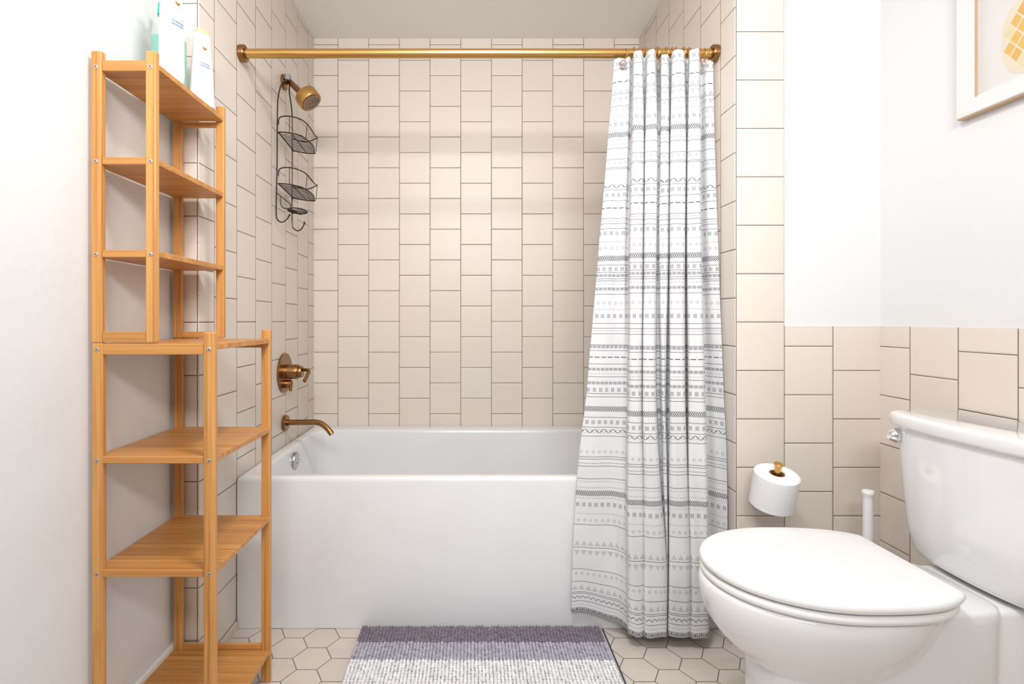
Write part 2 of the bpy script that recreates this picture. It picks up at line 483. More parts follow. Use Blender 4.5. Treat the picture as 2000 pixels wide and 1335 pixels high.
# ------------------------------------------------------------------ bathtub
def rrect(x0, x1, y0, y1, r, z, n=8, dz=None):
    pts = []
    for cx, cy, a0 in ((x1 - r, y1 - r, 0), (x0 + r, y1 - r, 90), (x0 + r, y0 + r, 180), (x1 - r, y0 + r, 270)):
        for i in range(n + 1):
            a = radians(a0 + 90 * i / n); pts.append(Vector((cx + r * cos(a), cy + r * sin(a), z)))
    return pts
tub = thing('bathtub', (0, 2.13, 0), 'white alcove bathtub with a smooth flat apron behind the bath mat', 'bathtub')
bm = B()
tx0, tx1, ty0, ty1, tz = XL + .0015, XR - .0015, 1.7115, YB - .001, .494
ix0, ix1, iy0, iy1 = -.722, .745, 1.762, 2.462
R = []
R.append(rrect(tx0, tx1, ty0, ty1, .006, .001))
R.append(rrect(tx0, tx1, ty0, ty1, .006, tz - .016))
for k in range(1, 6):
    a = pi / 2 * k / 5; e = .014 * (1 - cos(a))
    R.append(rrect(tx0 + e, tx1 - e, ty0 + e, ty1 - e, .008, tz - .014 + .014 * sin(a)))
R.append(rrect(ix0 - .016, ix1 + .016, iy0 - .016, iy1 + .016, .085, tz - .001))
for k in range(1, 6):
    a = pi / 2 * k / 5; e = .016 * sin(a)
    R.append(rrect(ix0 - .016 + e, ix1 + .016 - e, iy0 - .016 + e, iy1 + .016 - e, .08, tz - .001 - .016 * (1 - cos(a))))
for t in (.2, .5, .75, .88):
    R.append(rrect(ix0 + .045 * t, ix1 - .22 * t, iy0 + .03 * t, iy1 - .03 * t, .085 + .03 * t, tz - .017 - .37 * t))
R.append(rrect(ix0 + .07, ix1 - .26, iy0 + .06, iy1 - .06, .11, .118))
R.append(rrect(ix0 + .13, ix1 - .34, iy0 + .13, iy1 - .13, .09, .105))
loft(bm, R, True, True); bmesh.ops.recalc_face_normals(bm, faces=bm.faces)
obj('tub_shell', bm, 'acrylic', tub, angle=50)
bm = B(); lathe(bm, [(.0, 0), (.037, 0), (.038, .004), (.036, .010), (.030, .0125), (.012, .0135), (.0, .0135)][1:-1], (-.719, 2.12, .437), (1, 0, -.1), 36)
dr = obj('overflow_drain', bm, 'drain_metal', tub, label='round chrome overflow plate')
bm = B(); lathe(bm, [(.006, .0), (.006, .004), (.004, .005)], (-.706, 2.12, .434), (1, 0, -.1), 14); obj('screw', bm, 'steel', dr)

# ------------------------------------------------------------------ bamboo shelf
sh = thing('bamboo_shelf', (-.70, 1.305, 0), 'tall stepped bamboo shelving unit against the left wall, narrow above and wider below', 'shelf')
YF0, YF1, YR0, YR1 = 1.1416, 1.1565, 1.4545, 1.469
def post(x0, x1, y0, y1, z0, z1, scr=()):
    bm = B(); box(bm, x0, x1, y0, y1, z0, z1, .0025, 2); p = obj('post', bm, 'bz', sh, flat=True)
    for z in scr:
        xc = (x0 + x1) / 2
        bm = B(); lathe(bm, [(.0042, 0), (.0046, .0012), (.0035, .0018)], (xc, y0 + .0004, z), (0, -1, 0), 14)
        lathe(bm, [(.0016, 0), (.0016, .0003)], (xc, y0 - .0014, z), (0, -1, 0), 6, mi=1)  # raised dark disc, paints the shade inside the screw socket
        obj('screw', bm, ['steel', 'dark'], p)
xA0, xA1 = -.8300, -.8066          # left posts
xB0, xB1 = -.7108, -.6885          # upper right posts
xC0, xC1 = -.5848, -.5602          # lower right posts
Z1, Z2, Z3, Z4, Z5, Z6, Z7 = 1.570, 1.3600, 1.1575, .9545, .708, .461, .092
post(xA0, xA1, YF0, YF1, .9570, 1.593, (Z1 - .012, Z2 - .008, Z3 - .008))
post(xB0, xB1, YF0, YF1, .9570, 1.593, (Z1 - .012, Z2 - .008, Z3 - .008))
post(xA0, xA1, YR0, YR1, .9570, 1.600); post(xB0, xB1, YR0, YR1, .9570, 1.600)
post(xA0 + .002, xA1 + .002, YF0, YF1, 0.001, .9560, (Z4 - .012, Z5 - .008, Z6 - .008, Z7 - .008))
post(xC0, xC1, YF0, YF1, 0.001, .980, (Z4 - .012, Z5 - .008, Z6 - .008, Z7 - .008))
post(xA0 + .002, xA1 + .002, YR0, YR1, 0.001, .9560); post(xC0, xC1, YR0, YR1, 0.001, .980)
def rail(x0, x1, y0, y1, z0, z1):
    bm = B(); box(bm, x0, x1, y0, y1, z0, z1, .0012, 1); obj('rail', bm, 'bx', sh, flat=True)
def board(x0, x1, z1, th=.013):
    bm = B(); box(bm, x0, x1, YF1 + .0005, YR0 - .0005, z1 - th, z1, .001, 1)
    # front lip filling the gap between the front posts, as one board
    obj('shelf_board', bm, 'bx', sh, flat=True)
def front_rail(xr, z0, z1): rail(xA1 + .0005, xr - .0005, YF0 + .001, YF1 - .0002, z0, z1)
def back_rail(xr, z0, z1): rail(xA1 + .0005, xr - .0005, YR0 + .001, YR1 - .001, z0, z1)
board(xA0, xB1 - .001, Z1); front_rail(xB0, 1.5495, 1.5725); back_rail(xB0, 1.543, 1.556)
for Z in (Z2, Z3):
    board(xA0, xB1 - .001, Z); front_rail(xB0, Z - .0145, Z + .0015); back_rail(xB0, Z - .0135, Z - .001)
front_rail(xB0, .958, .981); back_rail(xB0, .957, .974)
board(xA0 + .002, xC1 - .001, Z4); front_rail(xC0, .931, .9545); back_rail(xC0, .930, .9545)
for Z in (Z5, Z6, Z7):
    board(xA0 + .002, xC1 - .001, Z); front_rail(xC0, Z - .0145, Z + .001)
    back_rail(xC0, Z - .0135, Z + (.013 if Z == Z7 else .0))

# ------------------------------------------------------------------ bottles on the top board
def sec(a, b, p, n=40):
    out = []
    for i in range(n):
        t = 2 * pi * i / n; c, s_ = cos(t), sin(t)
        out.append((a * abs(c) ** (2 / p) * (1 if c >= 0 else -1), b * abs(s_) ** (2 / p) * (1 if s_ >= 0 else -1)))
    return out
def bottle(name, x, y, z0, ang, prof, p, mat, label, cat='bottle', part='body'):
    """prof = [(z, half width, half depth)]; label side faces direction ang"""
    t = thing(name, (x, y, z0), label, cat)
    nx, ny = cos(ang), sin(ang); wx, wy = -sin(ang), cos(ang)
    def W(a, d, z): return Vector((x + wx * a + nx * d, y + wy * a + ny * d, z0 + z))
    bm = B(); loft(bm, [[W(a, d, z) for a, d in sec(hw, hd, p)] for z, hw, hd in prof]); bmesh.ops.recalc_face_normals(bm, faces=bm.faces)
    body = obj(part, bm, mat, t, angle=50)
    def surf(a, z, lift=.0004):
        for (z1, w1, d1), (z2, w2, d2) in zip(prof, prof[1:]):
            if z1 <= z <= z2 and z2 > z1:
                q = (z - z1) / (z2 - z1); hw, hd = w1 + (w2 - w1) * q, d1 + (d2 - d1) * q
                r = min(.999, abs(a) / hw); return W(a, hd * (1 - r ** p) ** (1 / p) + lift, z)
        return W(a, prof[-1][2], z)
    return t, body, W, surf
def text_on(s, size, a0, z, surf, mat, parent, name, italic=False):
    c = bpy.data.curves.new('t', 'FONT'); c.body = s; c.size = size; c.resolution_u = 3
    if italic: c.shear = .35
    c.align_x = 'CENTER'
    o = bpy.data.objects.new('t', c); COL.objects.link(o)
    bpy.context.view_layer.update()
    me = bpy.data.meshes.new_from_object(o.evaluated_get(bpy.context.evaluated_depsgraph_get()))
    bpy.data.objects.remove(o); bm = B(); bm.from_mesh(me)
    for v in bm.verts: v.co = surf(a0 + v.co.x, z + v.co.y)
    bmesh.ops.recalc_face_normals(bm, faces=bm.faces)
    return obj(name, bm, mat, parent, flat=True)
def print_marks(surf, body, zt, k=1.0, ox=0.0):
    """label print: gold bird, name, two blue lines, small grey lines"""
    bm = B()
    bird = [(-.007, .004), (-.003, .0055), (.000, .003), (.004, .005), (.0075, .003), (.005, .001), (.003, -.003), (-.001, -.0045), (-.004, -.002)]
    bm.faces.new([bm.verts.new(surf(ox + a * k, zt + h * k)) for a, h in bird]); obj('gold_emblem', bm, 'gold_ink', body, flat=True)
    text_on('Dove', .013 * k, ox, zt - .036 * k, surf, 'grey_ink', body, 'brand_lettering', True)
    rnd = random.Random(3)
    bm = B()
    for row, hh in ((zt - .044 * k, .0042), (zt - .051 * k, .0042)):
        a = -.015 * k
        while a < .014 * k:
            wd = rnd.uniform(.0009, .0022) * k
            bm.faces.new([bm.verts.new(surf(ox + p, q)) for p, q in ((a, row), (a + wd, row), (a + wd, row + hh * k * rnd.uniform(.7, 1)), (a, row + hh * k))]); a += wd + .0008
    obj('blue_print', bm, 'blue_ink', body, flat=True)
    bm = B()
    for i, row in enumerate((.075, .083, .088, .093, .103, .108)):
        a = -.012 * k
        while a < (.012 - .004 * (i % 2)) * k:
            wd = rnd.uniform(.0015, .004) * k
            bm.faces.new([bm.verts.new(surf(ox + p, q)) for p, q in ((a, zt - row * k), (a + wd, zt - row * k), (a + wd, zt - row * k + .0014), (a, zt - row * k + .0014))]); a += wd + .001
    obj('fine_print', bm, 'grey_ink', body, flat=True)
zt = Z1 + .0003
tA, bodyA, WA, sA = bottle('shampoo_bottle', -.7225, 1.262, zt, radians(-27),
    [(0, .021, .015), (.004, .0265, .0185), (.03, .0285, .0195), (.12, .0280, .0190), (.19, .0250, .0175), (.225, .0220, .016), (.235, .019, .014), (.2365, .016, .011)],
    2.6, 'white_pl2', 'tall white shampoo bottle with gold emblem, nearest on the top bamboo board', 'bottle')
print_marks(sA, bodyA, .193, 1.05, .004)
bm = B(); loft(bm, [[WA(a, d, z) for a, d in sec(hw, hd, 2.3)] for z, hw, hd in ((.2368, .016, .011), (.262, .0155, .0105), (.264, .013, .009))]); bmesh.ops.recalc_face_normals(bm, faces=bm.faces)
obj('cap', bm, 'white_pl', tA)
tB, bodyB, WB, sB = bottle('conditioner_bottle', -.7165, 1.392, zt, radians(-33),
    [(0, .027, .016), (.003, .0315, .020), (.02, .0315, .020), (.09, .0275, .0185), (.15, .0230, .0150), (.186, .0200, .0125), (.192, .0192, .0115), (.1925, .0185, .0108)],
    2.6, 'white_pl2', 'shorter white tapered bottle with gold emblem, at the far end of the top bamboo board', 'bottle')
print_marks(sB, bodyB, .150, .95, -.001)
bm = B(); loft(bm, [[WB(a, d, z) for a, d in sec(hw, hd, 2.6)] for z, hw, hd in ((.1926, .0182, .0100), (.198, .0180, .0090), (.2035, .0178, .0070), (.2045, .0165, .0060))]); bmesh.ops.recalc_face_normals(bm, faces=bm.faces)
obj('crimped_end', bm, 'cap_pl', tB)
tC, bodyC, WC, sC = bottle('mouthwash_bottle', -.7800, 1.352, zt, radians(-63),
    [(0, .036, .018), (.004, .0405, .022), (.165, .0405, .022), (.190, .037, .0205), (.206, .028, .018), (.214, .020, .015)],
    3.0, 'clear', 'clear bottle of teal liquid with teal cap, behind the two white bottles', 'bottle')
bm = B(); loft(bm, [[WC(a, d, z) for a, d in sec(hw, hd, 3)] for z, hw, hd in ((.002, .034, .016), (.005, .0390, .0206), (.156, .0390, .0206), (.158, .0382, .0200))]); bmesh.ops.recalc_face_normals(bm, faces=bm.faces)
obj('liquid', bm, 'liquid', tC)
bm = B(); lathe(bm, [(.026, 0), (.027, .002), (.0255, .028), (.023, .031)], WC(0, 0, .2145), (0, 0, 1), 28); obj('cap', bm, 'teal', tC)

# ------------------------------------------------------------------ shower curtain rod, rings, curtain
YR, ZR = 1.742, 1.8915
rod = thing('curtain_rod', (0, YR, ZR), 'brushed brass curtain rod spanning the alcove above the tub', 'curtain rod')
bm = B(); lathe(bm, [(.0150, 0), (.0150, XR - XL - .004)], (XL + .002, YR, ZR), (1, 0, 0), 40); obj('rod', bm, 'brass', rod)
for x, d in ((XL + .0005, 1), (XR - .0005, -1)):
    bm = B(); lathe(bm, [(.026, 0), (.0275, .002), (.0275, .017), (.0262, .0195), (.017, .020), (.0165, .024)], (x, YR, ZR), (d, 0, 0), 40)
    obj('wall_flange', bm, 'bronze', rod)

LV = [97, 260, 460, 775, 950, 1110, 1243]
#        px at each level, depth Y at each level
def K(px, Y): return (px, Y)
vb = [1.765, 1.755, 1.745, 1.725, 1.700, 1.692, 1.690]     # valley depth
rb = [1.672, 1.640, 1.625, 1.608, 1.600, 1.600, 1.600]     # ridge depth
def mixd(f): return [r + (v - r) * f for r, v in zip(rb, vb)]
def ridge(c, hw, dy=0.0):
    """three control points: left shoulder, crest, right shoulder"""
    q = lambda f: [y + dy for y in mixd(f)]
    return [(([x - h * 1.14 for x, h in zip(c, hw)]), q(.10)), (c, q(0.0)), (([x + h * 1.14 for x, h in zip(c, hw)]), q(.06))]
CP = []
CP.append(([1199, 1187, 1170, 1146, 1127, 1119, 1116], [1.732, 1.726, 1.722, 1.712, 1.700, 1.694, 1.692]))
CP.append(([1209, 1200, 1187, 1169, 1155, 1148, 1144], [1.722, 1.712, 1.704, 1.700, 1.694, 1.690, 1.690]))
CP.append(([1221, 1214, 1206, 1198, 1192, 1186, 1180], [1.722, 1.714, 1.708, 1.702, 1.693, 1.688, 1.686]))
CP.append(([1229, 1225, 1219, 1218, 1214, 1208, 1204], [1.712, 1.702, 1.700, 1.696, 1.682, 1.672, 1.668]))
CP.append(([1234, 1231, 1227, 1225, 1222, 1222, 1224], [1.742, 1.728, 1.712, 1.690, 1.668, 1.650, 1.645]))   # first valley
CR = [2]
def add_ridge(c, hw, dy=0.0): CR.append(len(CP) + 1); CP.extend(ridge(c, hw, dy))
def add_valley(c, g_, dep):
    CP.append(([x - q for x, q in zip(c, g_)], dep)); CP.append(([x + q for x, q in zip(c, g_)], dep))
add_ridge([1246, 1246, 1243, 1240, 1241, 1242, 1243], [6.5, 9.5, 10.5, 11, 13, 13, 13], .004)
add_valley([1258.5, 1259, 1257, 1254.5, 1257, 1258.6, 1258], [1.5, 1, .6, .3, .3, .3, .3], mixd(.5))
add_ridge([1272, 1272, 1270, 1268, 1273, 1280, 1280], [6, 9.5, 10, 10.5, 13.5, 18.5, 18.5], -.004)
add_valley([1286, 1287, 1284.5, 1286, 1293, 1301.5, 1300], [2, 2.2, 2.5, 3.4, 2.2, .4, .4], [vb[0], 1.69, 1.675, 1.66, 1.65, 1.63, 1.63])
add_ridge([1298, 1298, 1296.5, 1295.5, 1299.5, 1303, 1301.8], [5.5, 7, 7.5, 4, 3, .6, .6], .012)
add_valley([1309.5, 1309, 1307.5, 1304.8, 1306, 1307.5, 1305], [1, .4, .6, 3, 1.6, .4, .4], mixd(.5))
add_ridge([1325, 1325, 1323, 1323, 1325, 1328, 1327], [9.5, 12.5, 12.5, 12.6, 15.2, 17.6, 18.6], -.003)
add_valley([1341.5, 1341.5, 1340, 1341, 1345, 1349, 1348.5], [3, 2.6, 2.6, 2.6, 1, .4, .4], mixd(.55))
add_ridge([1356, 1356, 1356, 1361, 1364, 1367, 1366.5], [8, 11, 12, 14.2, 16, 15.2, 15.8], -.006)
CP.append(([1368, 1367, 1368, 1375, 1379, 1381, 1381], [1.752, 1.748, 1.742, 1.722, 1.700, 1.692, 1.692]))
CP.append(([1380, 1380, 1385, 1394, 1401, 1401, 1396], [1.740, 1.722, 1.715, 1.700, 1.680, 1.680, 1.684]))
CP.append(([1393, 1396, 1402.5, 1413, 1420, 1419.5, 1411], [1.738, 1.720, 1.708, 1.678, 1.655, 1.662, 1.690]))
NC = len(CP); CR.append(NC - 2)
def cr(p0, p1, p2, p3, t):
    return .5 * ((2 * p1) + (p2 - p0) * t + (2 * p0 - 5 * p1 + 4 * p2 - p3) * t * t + (3 * p1 - p0 - 3 * p2 + p3) * t ** 3)
def seqcr(a, i, t):
    n = len(a); g_ = lambda k: a[max(0, min(n - 1, k))]
    return cr(g_(i - 1), g_(i), g_(i + 1), g_(i + 2), t)
NV, SUB = 150, 9
ztop, zbot = 1.868, .0405
LZ = [cz(y) for y in LV]; LZ[0] = ztop; LZ[-1] = zbot
crests = CR
def TD(a):   # how far each fold's heading sags below the highest one, by position along the rod
    ks = [(1190, .002), (1224, .005), (1233, .004), (1246, 0), (1256, .003), (1268, .003), (1280, .000), (1291, .015), (1305, .011), (1313, .003), (1319, .009), (1324, .002), (1334, .003), (1341, .007), (1349, .005), (1357, 0), (1400, 0)]
    for (p, q), (c, d) in zip(ks, ks[1:]):
        if a <= c: return q + (d - q) * (a - p) / (c - p)
    return 0
TPX = [TD(p[0][0]) for p in CP]
rows = []
for j in range(NV + 1):
    v = ztop + (zbot - ztop) * j / NV
    i = 0
    while i < len(LZ) - 2 and v < LZ[i + 1]: i += 1
    t = (LZ[i] - v) / (LZ[i] - LZ[i + 1])
    cp = []
    for px, Yd in CP:
        p = seqcr(px, i, t); Y = seqcr(Yd, i, t); cp.append(Vector(((p - VX) * Y / F, Y, 0)))
    row = []
    for a in range(NC - 1):
        for k in range(SUB):
            tt = k / SUB; g_ = lambda q: cp[max(0, min(NC - 1, q))]
            row.append(cr(g_(a - 1), g_(a), g_(a + 1), g_(a + 2), tt))
    row.append(cp[-1]); rows.append((v, row))
mid = rows[int(NV * .6)][1]
def arcs(row):
    s_ = [0.0]
    for a, b_ in zip(row, row[1:]): s_.append(s_[-1] + (b_ - a).length)
    return s_
U0 = arcs(mid); ci = [c * SUB for c in crests]
bm = B(); uvl = bm.loops.layers.uv.verify(); grid = []; uvg = []
rn = random.Random(5); ph = [rn.uniform(0, 6) for _ in range(6)]
for v, row in rows:
    s_ = arcs(row); us = []
    for n_ in range(len(row)):
        if n_ <= ci[0]: u = U0[ci[0]] + s_[n_] - s_[ci[0]]
        elif n_ >= ci[-1]: u = U0[ci[-1]] + s_[n_] - s_[ci[-1]]
        else:
            q = max(k for k in range(len(ci)) if ci[k] <= n_)
            a, c = ci[q], ci[q + 1]; wgt = (s_[n_] - s_[a]) / max(1e-6, s_[c] - s_[a]); wgt = wgt * wgt * (3 - 2 * wgt)
            u = (U0[a] + s_[n_] - s_[a]) * (1 - wgt) + (U0[c] + s_[n_] - s_[c]) * wgt
        us.append(u)
    vr = []
    for n_, p in enumerate(row):
        f = n_ / (len(row) - 1)
        left = max(0, 1 - max(0, f - .02) / .14); right = max(0, (f - .88) / .12)
        low = max(0, min(1, (.45 - v) / .41)); low = low * low
        lift = (.028 * left * left + .006 * right) * low
        top = max(0, min(1, (v - 1.80) / .087))
        back = max(0, min(1, (p.y - 1.672) / .05))
        k_ = min(NC - 2, n_ // SUB); td = TPX[k_] + (TPX[k_ + 1] - TPX[k_]) * (n_ / SUB - k_)
        z = v + lift - top * top * td
        wob = .0016 * sin(v * 9 + n_ * .35 + ph[0]) + .0012 * sin(v * 23 + n_ * .11 + ph[1])
        hem = .0025 * sin(n_ * .33 + ph[2]) * max(0, min(1, (.25 - v) / .2))
        vr.append(bm.verts.new((p.x + wob * .4, p.y + wob, z + hem)))
    grid.append(vr); uvg.append([(u, v) for u in us])
for j in range(NV):
    for n_ in range(len(grid[0]) - 1):
        f = bm.faces.new((grid[j][n_], grid[j][n_ + 1], grid[j + 1][n_ + 1], grid[j + 1][n_]))
        for lp, q in zip(f.loops, (uvg[j][n_], uvg[j][n_ + 1], uvg[j + 1][n_ + 1], uvg[j + 1][n_])): lp[uvl].uv = q
cur = obj('shower_curtain', bm, 'curtain', angle=180)
sm = cur.modifiers.new('thickness', 'SOLIDIFY'); sm.thickness = .0007; sm.offset = 0
tag(cur, 'white shower curtain with rows of dark motifs, gathered at the right end of the rod', 'shower curtain')

# rings: plain ones copied, the two end ones carry a bead
def ring_mesh(bm, r=.0215, cz_=-.0028):
    pts = [(0, r * cos(a) , r * sin(a) + cz_) for a in [2 * pi * i / 28 for i in range(28)]]
    tube(bm, pts, .0014, 6, closed=True); return bm
ringpx = [1221, 1237, 1256, 1262.5, 1281, 1287.5, 1300, 1312, 1321, 1333.5, 1347, 1374]
proto = None
for k, px in enumerate(ringpx):
    x = (px - VX) * YR / F
    if k in (0, 11):
        t = thing('curtain_ring', (x, YR, ZR), ('brass curtain ring with a pearly bead at the free left edge of the curtain' if k == 0 else
                  'brass curtain ring with a bead nearest the right end of the rod'), 'curtain ring', 'curtain rings along the rod')
        bm = B(); ring_mesh(bm, .022, -.008); bmesh.ops.translate(bm, verts=bm.verts, vec=(x, YR, ZR)); obj('ring', bm, 'brass', t)
        by = 1.700 if k == 0 else 1.706
        bx = (1217 - VX) * by / F if k == 0 else (1374.5 - VX) * by / F
        bz = H + (VY - (124 if k == 0 else 126)) * by / F
        bm = B(); bmesh.ops.create_uvsphere(bm, u_segments=20, v_segments=14, radius=.0115 if k == 0 else .0085); bmesh.ops.translate(bm, verts=bm.verts, vec=(bx, by, bz))
        obj('bead', bm, 'bead', t)
        bm = B(); tube(bm, [(x, YR - .020, ZR - .016), (x * .5 + bx * .5, (YR - .02 + by) / 2, ZR - .03), (bx, by, bz)], .0013, 6); obj('hook', bm, 'brass', t)
    elif proto is None:
        bm = B(); ring_mesh(bm); proto = obj('curtain_ring', bm, 'brass'); proto.location = (x, YR, ZR)
        tag(proto, 'plain brass ring on the rod above the curtain folds', 'curtain ring', 'plain curtain rings above the folds')
    else:
        c = proto.copy(); COL.objects.link(c); c.location = (x, YR, ZR); 
        c.rotation_euler = (0, 0, radians(random.uniform(-35, 35)))

# ------------------------------------------------------------------ shower fittings on the left alcove wall
sw = thing('overhead_shower', (XL, 2.142, 1.98), 'round brushed bronze shower head on a short angled arm', 'shower head')
o0 = Vector((XL, 2.142, 1.978))
bm = B(); lathe(bm, [(.030, 0), (.031, .002), (.031, .008), (.029, .010), (.013, .0105), (.012, .013)], o0 + Vector((.0003, 0, 0)), (1, 0, 0), 36); obj('wall_flange', bm, 'bronze', sw)
hd_c = at(596.5, 185, 2.09)            # middle of the head's back rim
ax = Vector((.60, -.12, -.78)).normalized()
pth = smooth_path([o0 + Vector((.004, 0, 0)), o0 + Vector((.03, -.008, -.004)), o0 + (hd_c - o0) * .72, hd_c - ax * .012], 8)
bm = B(); tube(bm, pth, .0118, 16); obj('arm', bm, 'bronze', sw)
bm = B(); lathe(bm, [(.010, -.026), (.013, -.024), (.013, -.012), (.012, -.009), (.030, -.006), (.044, -.001), (.046, .003), (.046, .038), (.0445, .041), (.040, .0415)], hd_c, ax, 48)
hd = obj('head', bm, 'brass', sw)
bm = B(); lathe(bm, [(.0415, .0400), (.0415, .0422), (.040, .0428)], hd_c, ax, 40)
fx = obj('spray_face', bm, 'bronze', hd)
bm = B(); d_, x_, y_ = frame(ax)
for rr, nn in ((.008, 6), (.017, 12), (.026, 18), (.034, 24)):
    for q in range(nn):
        a = 2 * pi * q / nn + rr * 40
        lathe(bm, [(.0024, .0425), (.0018, .0480)], hd_c + (x_ * cos(a) + y_ * sin(a)) * rr, ax, 6)
nz = obj('nozzles', bm, 'nozzle', hd); nz['kind'] = 'stuff'

vl = thing('shower_valve', (XL, 2.15, .79), 'round bronze shower mixer valve with lever, above the tub spout', 'valve')
vo = Vector((XL + .0003, 2.150, .791))
bm = B(); lathe(bm, [(.080, 0), (.081, .002), (.081, .006), (.079, .008), (.031, .0082), (.030, .010)], vo, (1, 0, 0), 56); obj('plate', bm, 'bronze', vl)
bm = B(); lathe(bm, [(.030, .008), (.030, .058), (.029, .060), (.024, .0605), (.024, .062), (.0235, .074), (.022, .076)], vo + Vector((0, 0, .004)), (1, 0, 0), 40); hb = obj('handle_hub', bm, 'bronze', vl)
bm = B(); tube(bm, smooth_path([vo + Vector((.070, 0, .012)), vo + Vector((.100, -.012, .012)), vo + Vector((.108, -.022, .005)), vo + Vector((.100, -.052, -.030))], 6), .0070, 12); obj('lever', bm, 'bronze', hb)
bm = B(); lathe(bm, [(.017, .006), (.017, .030), (.0165, .032)], vo + Vector((0, -.002, -.046)), (1, 0, 0), 28)
dv = obj('diverter', bm, 'bronze', vl)
bm = B(); tube(bm, [vo + Vector((.028, -.004, -.034)), vo + Vector((.031, -.010, -.075))], .006, 12); obj('diverter_lever', bm, 'bronze', dv)

sp = thing('tub_spout', (XL, 2.15, .586), 'slim bronze tub spout curving down over the tub edge', 'spout')
so = Vector((XL + .0003, 2.150, .585))
bm = B(); lathe(bm, [(.031, 0), (.032, .002), (.032, .012), (.030, .014), (.0125, .0145), (.0125, .018)], so, (1, 0, 0), 40); obj('wall_flange', bm, 'bronze', sp)
pl = [so + Vector((.01, 0, .002)), so + Vector((.08, -.003, .003)), so + Vector((.132, -.006, .004)), so + Vector((.162, -.012, -.004)), so + Vector((.188, -.02, -.024)), so + Vector((.203, -.024, -.041))]
bm = B(); tube(bm, smooth_path(pl, 8), .0115, 20); obj('pipe', bm, 'bronze', sp)

# ------------------------------------------------------------------ wire caddy
cd = thing('shower_caddy', (XL + .01, 2.13, 1.39), 'dark wire two-shelf shower caddy hanging from the shower arm', 'shower caddy')
X0 = -.758; YA, YZ = 2.045, 2.213
def wire(bm, pts, r=.0026, n=6, closed=False): tube(bm, smooth_path(pts, n, closed), r, 6, closed)
bm = B()
arm = Vector((XL + .022, 2.13, 1.982))
wire(bm, [arm + Vector((.004, -.012, -.008)), (X0, YA + .045, 1.945), (X0, YA + .012, 1.890), (X0, YA, 1.82), (X0, YA - .004, 1.60), (X0 - .002, YA - .008, 1.43), (X0, YA + .004, 1.398), (X0 + .012, YA + .020, 1.392), (X0 + .03, YA + .022, 1.405), (X0 + .040, YA + .018, 1.418)], .0026)
wire(bm, [arm + Vector((.004, .012, -.008)), (X0 + .004, YZ - .045, 1.945), (X0 + .002, YZ - .012, 1.890), (X0, YZ, 1.82), (X0, YZ, 1.60), (X0, YZ, 1.42), (X0 + .008, YZ, 1.392), (X0 + .026, YZ, 1.383), (X0 + .042, YZ, 1.395), (X0 + .052, YZ, 1.415)], .0026)
wire(bm, [arm + Vector((.004, -.012, -.008)), arm + Vector((.004, -.008, .012)), arm + Vector((.004, .008, .012)), arm + Vector((.004, .012, -.008))], .0026)
tube(bm, [(X0, YA - .003, 1.50), (X0, YZ, 1.49)], .0022, 6)
obj('hanging_frame', bm, 'wire', cd)
bm = B(); tube(bm, smooth_path([arm + Vector((.004, -.013, -.006)), arm + Vector((.004, -.009, .013)), arm + Vector((.004, .009, .013)), arm + Vector((.004, .013, -.006))], 5), .0085, 10)
obj('rubber_grip', bm, 'grip', cd, label='grey rubber grip')
for c_ in ((X0 + .052, YZ, 1.417), (X0 + .041, YA + .018, 1.419)):
    bm = B(); bmesh.ops.create_uvsphere(bm, u_segments=10, v_segments=8, radius=.0045, matrix=Matrix.Translation(c_)); obj('hook_tip', bm, 'wire', cd)
def basket(z0, name):
    """floor grid with bowed front and a scalloped rail above it"""
    def fl(a, d):   # a 0..1 near->far, d 0..1 wall->front ; sags a little outward and to the far side
        return Vector((X0 + .004 + .108 * d, YA - .002 + (YZ - YA + .004) * a, z0 - .017 * a - .014 * d))
    def front(a): return .80 + .20 * sin(pi * a)
    bm = B()
    out = [fl(0, 0), fl(-.04, .25), fl(-.03, .55), fl(.03, .80)] + [fl(a, front(a)) for a in (.15, .35, .55, .75, .88)] + [fl(.98, .85), fl(1.03, .55), fl(1.02, .25), fl(1, 0)]
    wire(bm, out, .0026, 5); tube(bm, [fl(0, 0), fl(1, 0)], .0026, 6)
    for k in range(1, 13):
        a = k / 13; tube(bm, [fl(a, 0), fl(a, front(a) - .03)], .0013, 5)
    tube(bm, [fl(.02, .5), fl(.98, .5)], .0018, 6)
    b_ = obj(name, bm, 'wire', cd)
    bm = B(); up = Vector((0, 0, 1))
    rl = [fl(0, 0) + up * .030, fl(-.005, .06) + up * .058, fl(0, .4) + up * .068, fl(.03, .78) + up * .064, fl(.16, .96) + up * .058, fl(.38, 1.02) + up * .052,
          fl(.66, 1.02) + up * .052, fl(.86, 1.0) + up * .062, fl(.99, .92) + up * .066, fl(1.0, .6) + up * .048, fl(1, .3) + up * .046, fl(1, 0) + up * .05]
    wire(bm, rl, .0024, 5)
    for p, q in ((.16, .96), (.86, 1.0)): tube(bm, [fl(p, q * .95), fl(p, q) + up * .058], .0015, 5)
    tube(bm, [fl(0, .4), fl(0, .4) + up * .068], .0015, 5)
    obj('rail', bm, 'wire', b_)
basket(1.738, 'basket'); basket(1.538, 'basket')
bm = B(); sd = lambda a, d: Vector((X0 + .012 + .075 * d, 2.085 + .095 * a, 1.452 - .004 * a))
wire(bm, [sd(.5 + .5 * cos(t), .5 + .5 * sin(t)) for t in [2 * pi * i / 14 for i in range(14)]], .0024, 3, True)
for k in range(1, 9):
    a = k / 9; hw = .5 * sqrt(max(0, 1 - (2 * a - 1) ** 2)); tube(bm, [sd(a, .5 - hw), sd(a, .5) - Vector((0, 0, .006)), sd(a, .5 + hw)], .0013, 5)
wire(bm, [(X0, 2.075, 1.498), (X0 + .002, 2.075, 1.465), (X0 + .01, 2.085, 1.452), sd(.1, .2)], .002)
